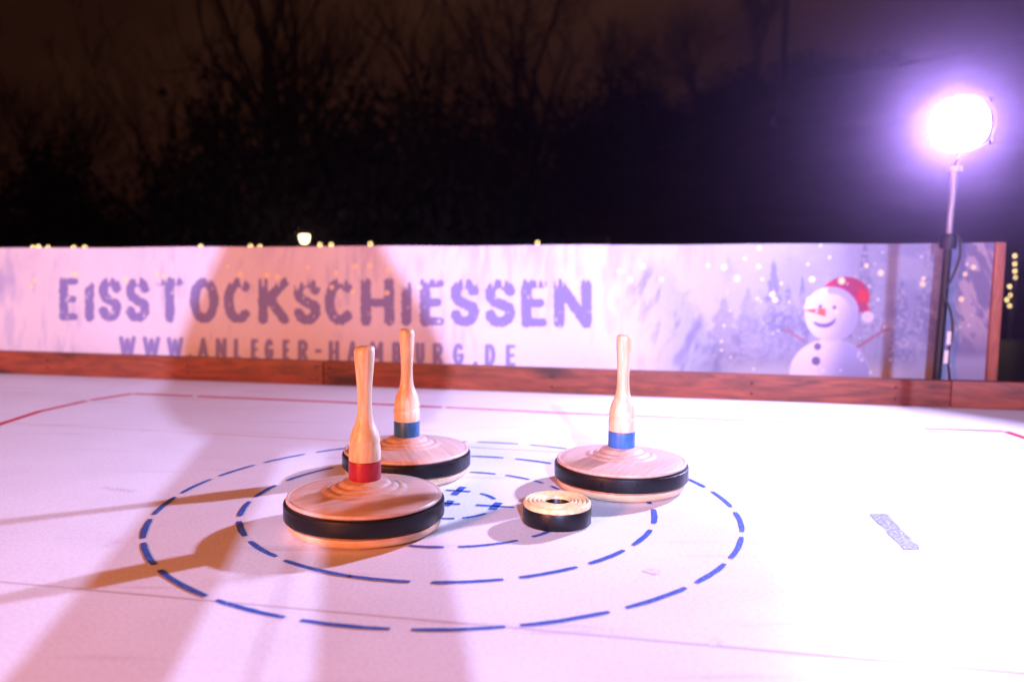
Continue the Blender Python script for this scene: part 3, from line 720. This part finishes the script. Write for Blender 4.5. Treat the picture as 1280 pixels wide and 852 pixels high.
# ------------------------------------------------------------------ slim wooden post at the rink's right side (outside the picture: its shadow crosses the banner)
mp_ = thing('marker_post', 'slim wooden post beside the right edge of the rink, opposite the banner', 'post', (1.235, 1.36, 0.0))
bm = bmesh.new(); box(bm, (0, 0, 0.51), (0.030, 0.030, 1.02), bevel=0.003); mesh_obj('post_shaft', bm, M['post'], mp_, smooth=35)
bm = bmesh.new(); box(bm, (0, 0, 0.012), (0.12, 0.12, 0.02), bevel=0.003); mesh_obj('foot_plate', bm, M['dark_metal'], mp_, smooth=35)

# ------------------------------------------------------------------ photographer (behind the camera, throws the long shadow)
def skin_obj(name, chains, m, parent, sub=2, root=0):
    me = bpy.data.meshes.new(name); vs = []; es = []; rs = []; key = {}
    for ch in chains:
        prev = None
        for (x, y, z, r) in ch:
            k = (round(x, 4), round(y, 4), round(z, 4))
            if k not in key: key[k] = len(vs); vs.append((x, y, z)); rs.append(r)
            i = key[k]
            if prev is not None and prev != i: es.append((prev, i))
            prev = i
    me.from_pydata(vs, es, []); me.materials.append(m)
    o = link(bpy.data.objects.new(name, me), parent)
    md = o.modifiers.new('skin', 'SKIN'); md.use_smooth_shade = True
    for i, r in enumerate(rs):
        r2 = r if isinstance(r, tuple) else (r, r)
        me.skin_vertices[0].data[i].radius = r2
    me.skin_vertices[0].data[root].use_root = True
    s = o.modifiers.new('subsurf', 'SUBSURF'); s.levels = sub; s.render_levels = sub
    return o
PXC = -0.063
per = thing('person', 'person in a dark winter coat standing behind the camera position', 'person', (PXC, -0.62, 0))
coat = mat('dark_coat', (0.02, 0.022, 0.03), 0.85, 0.2); trousers = mat('dark_trousers', (0.02, 0.025, 0.045), 0.85, 0.2)
skin = mat('skin', (0.55, 0.30, 0.21), 0.5, 0.4); hair = mat('hair', (0.03, 0.018, 0.01), 0.6, 0.3); boot = mat('boots', (0.03, 0.018, 0.012), 0.6, 0.4)
lx = 0.138
# bare body: one continuous surface, clothes laid over it; the trunk leans to the left
tx = -0.118
body = [[(-.07, -.04, 1.02, .09), (-.10, -.02, 1.25, .12), (tx, .0, 1.46, .12), (tx, .01, 1.56, .06), (tx, .02, 1.63, .05)]]
for s in (-1, 1):
    body.append([(-.07, -.04, 1.02, .09), (-.03 + s * .11, -.03, .95, .06), (s * lx, .02, .53, .05), (s * lx, -.04, .10, .035), (s * lx, .06, .05, .03)])
    body.append([(tx, .0, 1.46, .12), (tx + s * .16, .0, 1.42, .045), (tx + s * .25, .03, 1.16, .038), (tx + s * .20, .24, 1.08, .027), (tx + s * .18, .29, 1.08, .02)])
skin_obj('body', body, skin, per)
lg = []
for s in (-1, 1):
    lg.append([(-.06, -.04, 1.03, .11), (-.03 + s * .11, -.03, .95, .085), (s * lx, .02, .55, .078), (s * lx, .0, .32, .073), (s * lx, -.04, .09, .064)])
skin_obj('trousers', lg, trousers, per)
bm = bmesh.new(); prev = None; nseg = 40
secs = [(.93, -.05, .0, .20, .14), (.97, -.06, .0, .265, .17), (1.06, -.085, -.01, .330, .18), (1.15, -.085, -.01, .355, .18), (1.24, -.095, -.01, .335, .175), (1.34, -.11, .0, .285, .165),
        (1.43, tx, .0, .228, .145), (1.51, tx, .0, .190, .12), (1.55, tx, .0, .15, .105), (1.58, tx, .005, .10, .09), (1.61, tx, .01, .07, .065)]
for zc2, cx2, cy2, rx2, ry2 in secs:
    ring = []
    for i in range(nseg):
        a = 2 * PI * i / nseg; f = 1 + .035 * math.sin(a * 5 + zc2 * 9) * (1.62 - zc2)
        ring.append(bm.verts.new((cx2 + rx2 * f * math.cos(a), cy2 + ry2 * f * math.sin(a), zc2)))
    if prev:
        for i in range(nseg): bm.faces.new((prev[i], prev[(i + 1) % nseg], ring[(i + 1) % nseg], ring[i]))
    prev = ring
mesh_obj('coat', bm, coat, per, smooth=80)
ct = []
for s in (-1, 1):
    ct.append([(tx, .0, 1.46, (.12, .10)), (tx + s * .15, .0, 1.43, .062), (tx + s * .25, .03, 1.16, .056), (tx + s * .225, .14, 1.11, .050), (tx + s * .20, .235, 1.08, .042)])
skin_obj('coat_sleeves', ct, coat, per)
bm = bmesh.new(); tube(bm, [(.003, .06, 1.0), (.006, .06, .8), (.000, .06, .55), (0.003, .06, .37)], .0030, 8); mesh_obj('hanging_strap', bm, coat, per)
for s in (-1, 1):
    skin_obj('boot', [[(s * lx, -.075, .12, .052), (s * lx, -.07, .045, .05), (s * lx, .03, .038, .045), (s * (lx + .012), .12, .03, .032)]], boot, per)
# head with a face, tilted to look along the camera
bm = bmesh.new(); bmesh.ops.create_uvsphere(bm, u_segments=32, v_segments=24, radius=1)
for v in bm.verts:
    x, y, z = v.co
    v.co = Vector((x * .078, y * .098, z * .118))
    if z < -0.1 and y > 0: v.co.x *= 1 + 0.28 * z; v.co.y *= 1 - 0.05 * z
    if y > .9 and -.25 < z < .1: v.co.y += .022 * max(0, 1 - abs(x) / .3)            # nose
    if y > .75 and .05 < z < .25 and .2 < abs(x) < .6: v.co.y -= .010                   # eye sockets
    if y > .8 and -.62 < z < -.45: v.co.y += .004                                       # lips
hd = mesh_obj('head', bm, skin, per, smooth=80); hd.location = (tx, .045, 1.73); hd.rotation_euler = (-0.25, 0, 0)
for s in (-1, 1):
    bm = bmesh.new(); bmesh.ops.create_uvsphere(bm, u_segments=14, v_segments=10, radius=.011); e = mesh_obj('eye', bm, mat('eye_white', (.75, .73, .7), .3), hd, smooth=80); e.location = (s * .03, .083, .014)
    bm = bmesh.new(); bmesh.ops.create_uvsphere(bm, u_segments=14, v_segments=10, radius=.03)
    for v in bm.verts: v.co.x *= .35
    e = mesh_obj('ear', bm, skin, hd, smooth=80); e.location = (s * .078, -.005, .0)
bm = bmesh.new(); bmesh.ops.create_uvsphere(bm, u_segments=32, v_segments=20, radius=1)
for v in bm.verts: v.co = Vector((v.co.x * .088, v.co.y * .106 - .014, v.co.z * .112 + .024))
bmesh.ops.delete(bm, geom=[v for v in bm.verts if v.co.y > .03 and v.co.z < .055], context='VERTS')
mesh_obj('hair', bm, hair, hd, smooth=80)
for s in (-1, 1):                           # hands: palm and five curled fingers
    wx, wy, wz = tx + s * .185, .285, 1.085
    ch = [[(wx, wy, wz, .022), (wx - s * .015, wy + .025, wz - .008, (.030, .018)), (wx - s * .028, wy + .055, wz - .014, (.034, .016))]]
    for k, ln in enumerate((.036, .042, .040, .031)):
        o = (k - 1.5) * .019
        bx, by, bz = wx - s * .028, wy + .055, wz - .014
        ch.append([(bx, by, bz, (.034, .016)), (bx - s * .01, by + .018, bz + o, .0088), (bx - s * .025, by + .018 + ln * .6, bz + o - .002, .0082), (bx - s * .045, by + .02 + ln * .75, bz + o - .003, .0074)])
    ch.append([(wx - s * .015, wy + .025, wz - .008, (.030, .018)), (wx - s * .02, wy + .035, wz + .028, .011), (wx - s * .04, wy + .05, wz + .04, .0095)])
    skin_obj('hand', ch, skin, per, sub=1)

# ------------------------------------------------------------------ lights of the fair behind the banner
bulb_m = emit('warm_bulb', (1.0, 0.72, 0.28), 6.0)
def bulb_mesh(r):
    bm = bmesh.new(); lathe(bm, [(0, -r * 1.3), (r * .6, -r * 1.0), (r, -r * .2), (r * .9, r * .5), (r * .35, r * 1.1), (0, r * 1.1)], 12); return bm
def string_light(label, pts, y, r, ends, rope_dip=0.05):
    P = [at(px, py, y) for px, py in pts]
    t = thing('light_string', label, 'fairy lights', P[0])
    me = None
    for p in P:
        if me is None:
            o = mesh_obj('bulb', bulb_mesh(r), bulb_m, t, smooth=60); me = o.data
        else: o = link(bpy.data.objects.new('bulb', me), t)
        o.location = p - P[0]
    bm = bmesh.new(); cp_ = [Vector(ends[0])] + [p + Vector((0, 0, r * 1.5)) for p in P] + [Vector(ends[1])]
    tube(bm, [c - P[0] for c in cp_], 0.006, 5); mesh_obj('wire', bm, M['cable'], t)
    return t
fx = [(41, 309.5), (48, 308.5), (60, 309.5), (92, 309.5), (106, 309.5), (251, 308), (313, 308), (325, 308.5), (400, 306), (414, 306), (463, 305), (672, 303.5)]
y1 = 9.0
string_light('string of warm bulbs peeping over the top edge of the banner', fx, y1, 0.013, (at(-40, 300, y1), at(760, 299, y1)))
for px in (-40, 760):
    b = at(px, 300, y1)
    w_ = thing('wooden_stake', 'slim stake carrying the %s end of the warm light string behind the banner' % ('left' if px < 0 else 'right'), 'stake', (b.x, b.y, terrain(b.x, b.y)))
    bm = bmesh.new(); tube(bm, [(0, 0, -0.1), (0, 0, b.z - terrain(b.x, b.y) + 0.03)], 0.02, 10); mesh_obj('stake_shaft', bm, M['bark'], w_)
rx = [(1268.6, 319.7), (1268.6, 329.7), (1268.6, 338.6), (1269, 346.4), (1262, 358), (1262.5, 368.6), (1258.5, 374.5), (1262, 382)]
y2 = 6.5
string_light('string of warm bulbs hanging down right of the banner end post', rx, y2, 0.0085, (at(1268.6, 311, y2), at(1261, 392, y2)))
b = at(1268.6, 311, y2)
w_ = thing('wooden_stake', 'dark stake right of the banner end with warm bulbs hanging from it', 'stake', (b.x + 0.05, b.y + 0.06, terrain(b.x, b.y)))
hh = b.z - terrain(b.x, b.y)
bm = bmesh.new(); tube(bm, [(0, 0, -0.1), (0, 0, hh)], 0.022, 10); mesh_obj('stake_shaft', bm, M['bark'], w_)
bm = bmesh.new(); tube(bm, [(0, 0, hh - 0.01), (-0.05, -0.06, hh)], 0.008, 6); mesh_obj('hook', bm, M['dark_metal'], w_)

# park lantern
yl = 14.5
c = at(380.5, 299, yl); gz = terrain(c.x, yl)
sl = thing('street_lamp', 'small lit park lantern glowing white-yellow beyond the banner', 'street lamp', (c.x, yl, gz))
hz = c.z - gz
bm = bmesh.new(); tube(bm, [(0, 0, -0.2), (0, 0, 0.3), (0, 0, hz - 0.08)], [0.05, 0.03, 0.02], 14); mesh_obj('lamp_post', bm, M['dark_metal'], sl)
bm = bmesh.new(); lathe(bm, [(0, hz - 0.08), (0.045, hz - 0.075), (0.088, hz + 0.068), (0, hz + 0.068)], 16); mesh_obj('lantern_glass', bm, emit('lantern_glow', (1.0, 0.80, 0.42), 9.0), sl, smooth=30)
bm = bmesh.new(); lathe(bm, [(0.10, hz + 0.068), (0.10, hz + 0.08), (0.05, hz + 0.15), (0.01, hz + 0.18), (0, hz + 0.18)], 16); mesh_obj('lantern_cap', bm, M['dark_metal'], sl, smooth=30)
# mast on the slope
ym = 30.0
c = at(973, 225, ym); gz = terrain(c.x, ym)
ms = thing('mast', 'tall dark mast standing on the grass slope', 'mast', (c.x, ym, gz))
tp = at(974, -60, ym).z - gz
bm = bmesh.new(); tube(bm, [(0, 0, -0.3), (0, 0, tp * .5), (0, 0, tp)], [0.14, 0.12, 0.10], 14); mesh_obj('mast_shaft', bm, M['dark_metal'], ms)
bm = bmesh.new(); box(bm, (0, 0, 0.1), (0.5, 0.5, 0.3), bevel=0.03); mesh_obj('mast_foot', bm, M['dark_metal'], ms, smooth=35)

# ------------------------------------------------------------------ trees: bare crowns grown limb by limb
def grow_tree(seed, height, spread, trunk_r, up=0.25, levels=6, bias=0.0, fork=0.22):
    R = random.Random(seed); V = []; Fc = []; Vc = []; Fcc = []
    def limb(vv, ff, p, d, ln, r, lvl):
        n = 4 if lvl < 3 else 3
        steps = 4 if lvl < 3 else 3
        sides = 7 if lvl == 0 else (5 if lvl < 3 else 3)
        prev = None; pts = []
        for k in range(steps + 1):
            q = d.orthogonal().normalized(); w = d.cross(q); rr = r * (1 - 0.45 * k / steps)
            base = len(vv)
            for i in range(sides):
                a = 2 * PI * i / sides; c_ = p + (q * math.cos(a) + w * math.sin(a)) * rr
                vv.append(tuple(c_))
            if prev is not None:
                for i in range(sides): ff.append((prev + i, prev + (i + 1) % sides, base + (i + 1) % sides, base + i))
            prev = base; pts.append((p.copy(), d.copy(), rr))
            if k < steps:
                d = (d + Vector((R.gauss(0, .13), R.gauss(0, .13), R.gauss(0, .10) + up * 0.10))).normalized()
                p = p + d * (ln / steps)
        return pts
    def rec(p, d, ln, r, lvl):
        tgt = (V, Fc) if lvl == 0 else (Vc, Fcc)
        pts = limb(tgt[0], tgt[1], p, d, ln, r, lvl)
        if lvl >= levels: return
        kids = (R.randint(4, 6) if lvl == 0 else R.randint(3, 4) if lvl < 4 else R.randint(2, 4))
        for k in range(kids):
            t = R.uniform(0.45, 1.0) if lvl == 0 else R.uniform(0.25, 1.0)
            if k == 0: t = 1.0
            i = min(int(t * (len(pts) - 1) + 0.5), len(pts) - 1); bp, bd, br = pts[i]
            az = R.uniform(0, 2 * PI); q = bd.orthogonal().normalized(); w = bd.cross(q)
            sp_ = R.uniform(.35, .75) * spread if k else R.uniform(.08, .3)
            nd = (bd * math.cos(sp_) + (q * math.cos(az) + w * math.sin(az)) * math.sin(sp_) + Vector((bias, 0, up * .5))).normalized()
            rec(bp, nd, ln * R.uniform(.60, .80), max(br * R.uniform(.52, .74), 0.011), lvl + 1)
    rec(Vector((0, 0, -0.2)), Vector((0, 0, 1)), height * 0.30, trunk_r, 0)
    return V, Fc, Vc, Fcc
def bare_tree(px, y, height, spread, r, seed, label, levels=5, up=.25, bias=0):
    x = at(px, 300, y).x; z = terrain(x, y)
    t = thing('bare_tree', label, 'tree', (x, y, z), 0, 'bare trees beyond the banner')
    V, Fc, Vc, Fcc = grow_tree(seed, height, spread, r, up, levels, bias)
    py_obj('trunk', V, Fc, M['bark'], t, smooth=True); py_obj('crown', Vc, Fcc, M['bark'], t)
    return t
bare_tree(325, 21, 14, .85, .36, 21, 'tall bare tree with spreading limbs above the lettering, left of the broadest one', levels=4, up=.45)
bare_tree(425, 23, 15, .8, .42, 12, 'broadest bare tree with forking limbs behind the lettering', levels=4, up=.45)
bare_tree(60, 22, 10, 1.0, .18, 13, 'faint bare tree with fine twigs at the far left')
bare_tree(195, 27, 11, 1.1, .18, 14, 'bare tree with drooping twigs beside the orange gap in the clouds', levels=4)
bare_tree(560, 27, 13, 1.0, .22, 15, 'bare tree behind the last letters of the title', levels=4)
bare_tree(668, 27, 12, 1.0, .30, 16, 'bare tree with upright crown above the middle of the banner')
bare_tree(872, 37, 6.4, 1.3, .17, 17, 'small round-crowned bare tree on the slope left of the mast', up=.1)
bare_tree(935, 39, 8.0, .8, .15, 18, 'slim bare tree on the slope close to the mast', up=.5)
bare_tree(250, 33, 12, 1.0, .2, 19, 'bare tree standing farther back behind the lettering', levels=4)
bare_tree(760, 34, 7, 1.1, .15, 20, 'low bare tree where the slope begins to rise')
# dark evergreen shrubs: many small leaves through the volume
def leaf_cloud(seed, n):
    R = np.random.default_rng(seed); vs = []; fs = []
    cl_ = R.normal(0, 1, (26, 3)); cl_ /= np.linalg.norm(cl_, axis=1)[:, None]; cl_ *= R.uniform(.25, .85, (26, 1)); 
    k = R.integers(0, 26, n); P_ = cl_[k] + R.normal(0, .15, (n, 3))
    P_[:, 2] = np.abs(P_[:, 2] + 0.25) 
    a = R.normal(0, 1, (n, 3)); a /= np.linalg.norm(a, axis=1)[:, None]; b = np.cross(a, R.normal(0, 1, (n, 3))); b /= np.linalg.norm(b, axis=1)[:, None]
    s = R.uniform(.022, .05, (n, 1))
    q = np.stack([P_ - a * s, P_ + b * s * .5, P_ + a * s, P_ - b * s * .5], 1).reshape(-1, 3)
    return q.tolist(), [(4 * i, 4 * i + 1, 4 * i + 2, 4 * i + 3) for i in range(n)]
leafm = []
for sd in (1, 2, 3):
    v, f = leaf_cloud(sd, 9000); me = bpy.data.meshes.new('foliage'); me.from_pydata(v, [], f); me.materials.append(M['leaf']); leafm.append(me)
def shrub(px, y, w, h, k, label):
    x = at(px, 300, y).x; z = terrain(x, y)
    t = thing('evergreen_shrub', label, 'shrub', (x, y, z - 0.1), 0, 'dark evergreens beyond the banner')
    o = link(bpy.data.objects.new('foliage', leafm[k % 3]), t); o.scale = (w / 2, w / 2.2, h); o.rotation_euler = (0, 0, k * 1.3)
    bm = bmesh.new()
    for j in range(4): tube(bm, [(0, 0, -.2), (.12 * w * math.cos(j * 1.7), .12 * w * math.sin(j * 1.7), h * .4), (.25 * w * math.cos(j * 1.7), .25 * w * math.sin(j * 1.7), h * .75)], [.07, .045, .015], 6)
    mesh_obj('stems', bm, M['bark'], t)
for k, (px, y, w, h, lb) in enumerate((
    (10, 17, 5, 3.3, 'dark evergreen shrub at the far left'), (110, 19, 4.5, 3.0, 'dark evergreen shrub below the orange cloud gap, left side'), (245, 18, 4.2, 3.7, 'dark evergreen shrub right of the orange cloud gap'),
    (330, 17, 5, 4.1, 'dark evergreen shrub in front of the tall spreading bare tree'), (440, 18, 5, 4.5, 'dark evergreen shrub in front of the broadest bare tree'), (545, 18, 5, 4.2, 'dark evergreen shrub behind the last title letters'),
    (640, 20, 5, 4.0, 'dark evergreen shrub above the middle of the banner'), (735, 25, 5, 3.3, 'dark evergreen shrub at the foot of the slope'), (815, 33, 5, 2.4, 'dark evergreen shrub on the slope left of the round tree'),
    (905, 37, 5.5, 1.9, 'dark evergreen shrub between the round tree and the mast'), (1010, 44, 7, 1.2, 'low dark shrub on the ridge right of the mast'), (1075, 45, 7, 1.0, 'low dark shrub on the ridge left of the lamp glare'))):
    shrub(px, y, w, h, k, lb)

# ------------------------------------------------------------------ thin haze volume, added to imitate the lens glare round the floodlight
bm = bmesh.new(); box(bm, (0, 105, 11.5), (560, 470, 30.0))
hz_ = mesh_obj('haze', bm, None, smooth=0, kind='stuff')
m = bpy.data.materials.new('glare_haze'); m.use_nodes = True; m.node_tree.nodes.clear()
ou = m.node_tree.nodes.new('ShaderNodeOutputMaterial'); pv = m.node_tree.nodes.new('ShaderNodeVolumePrincipled')
pv.inputs['Color'].default_value = (0.86, 0.52, 1.0, 1); pv.inputs['Density'].default_value = 0.0057; pv.inputs['Anisotropy'].default_value = 0.94
m.node_tree.links.new(pv.outputs[0], ou.inputs['Volume']); hz_.data.materials.append(m)
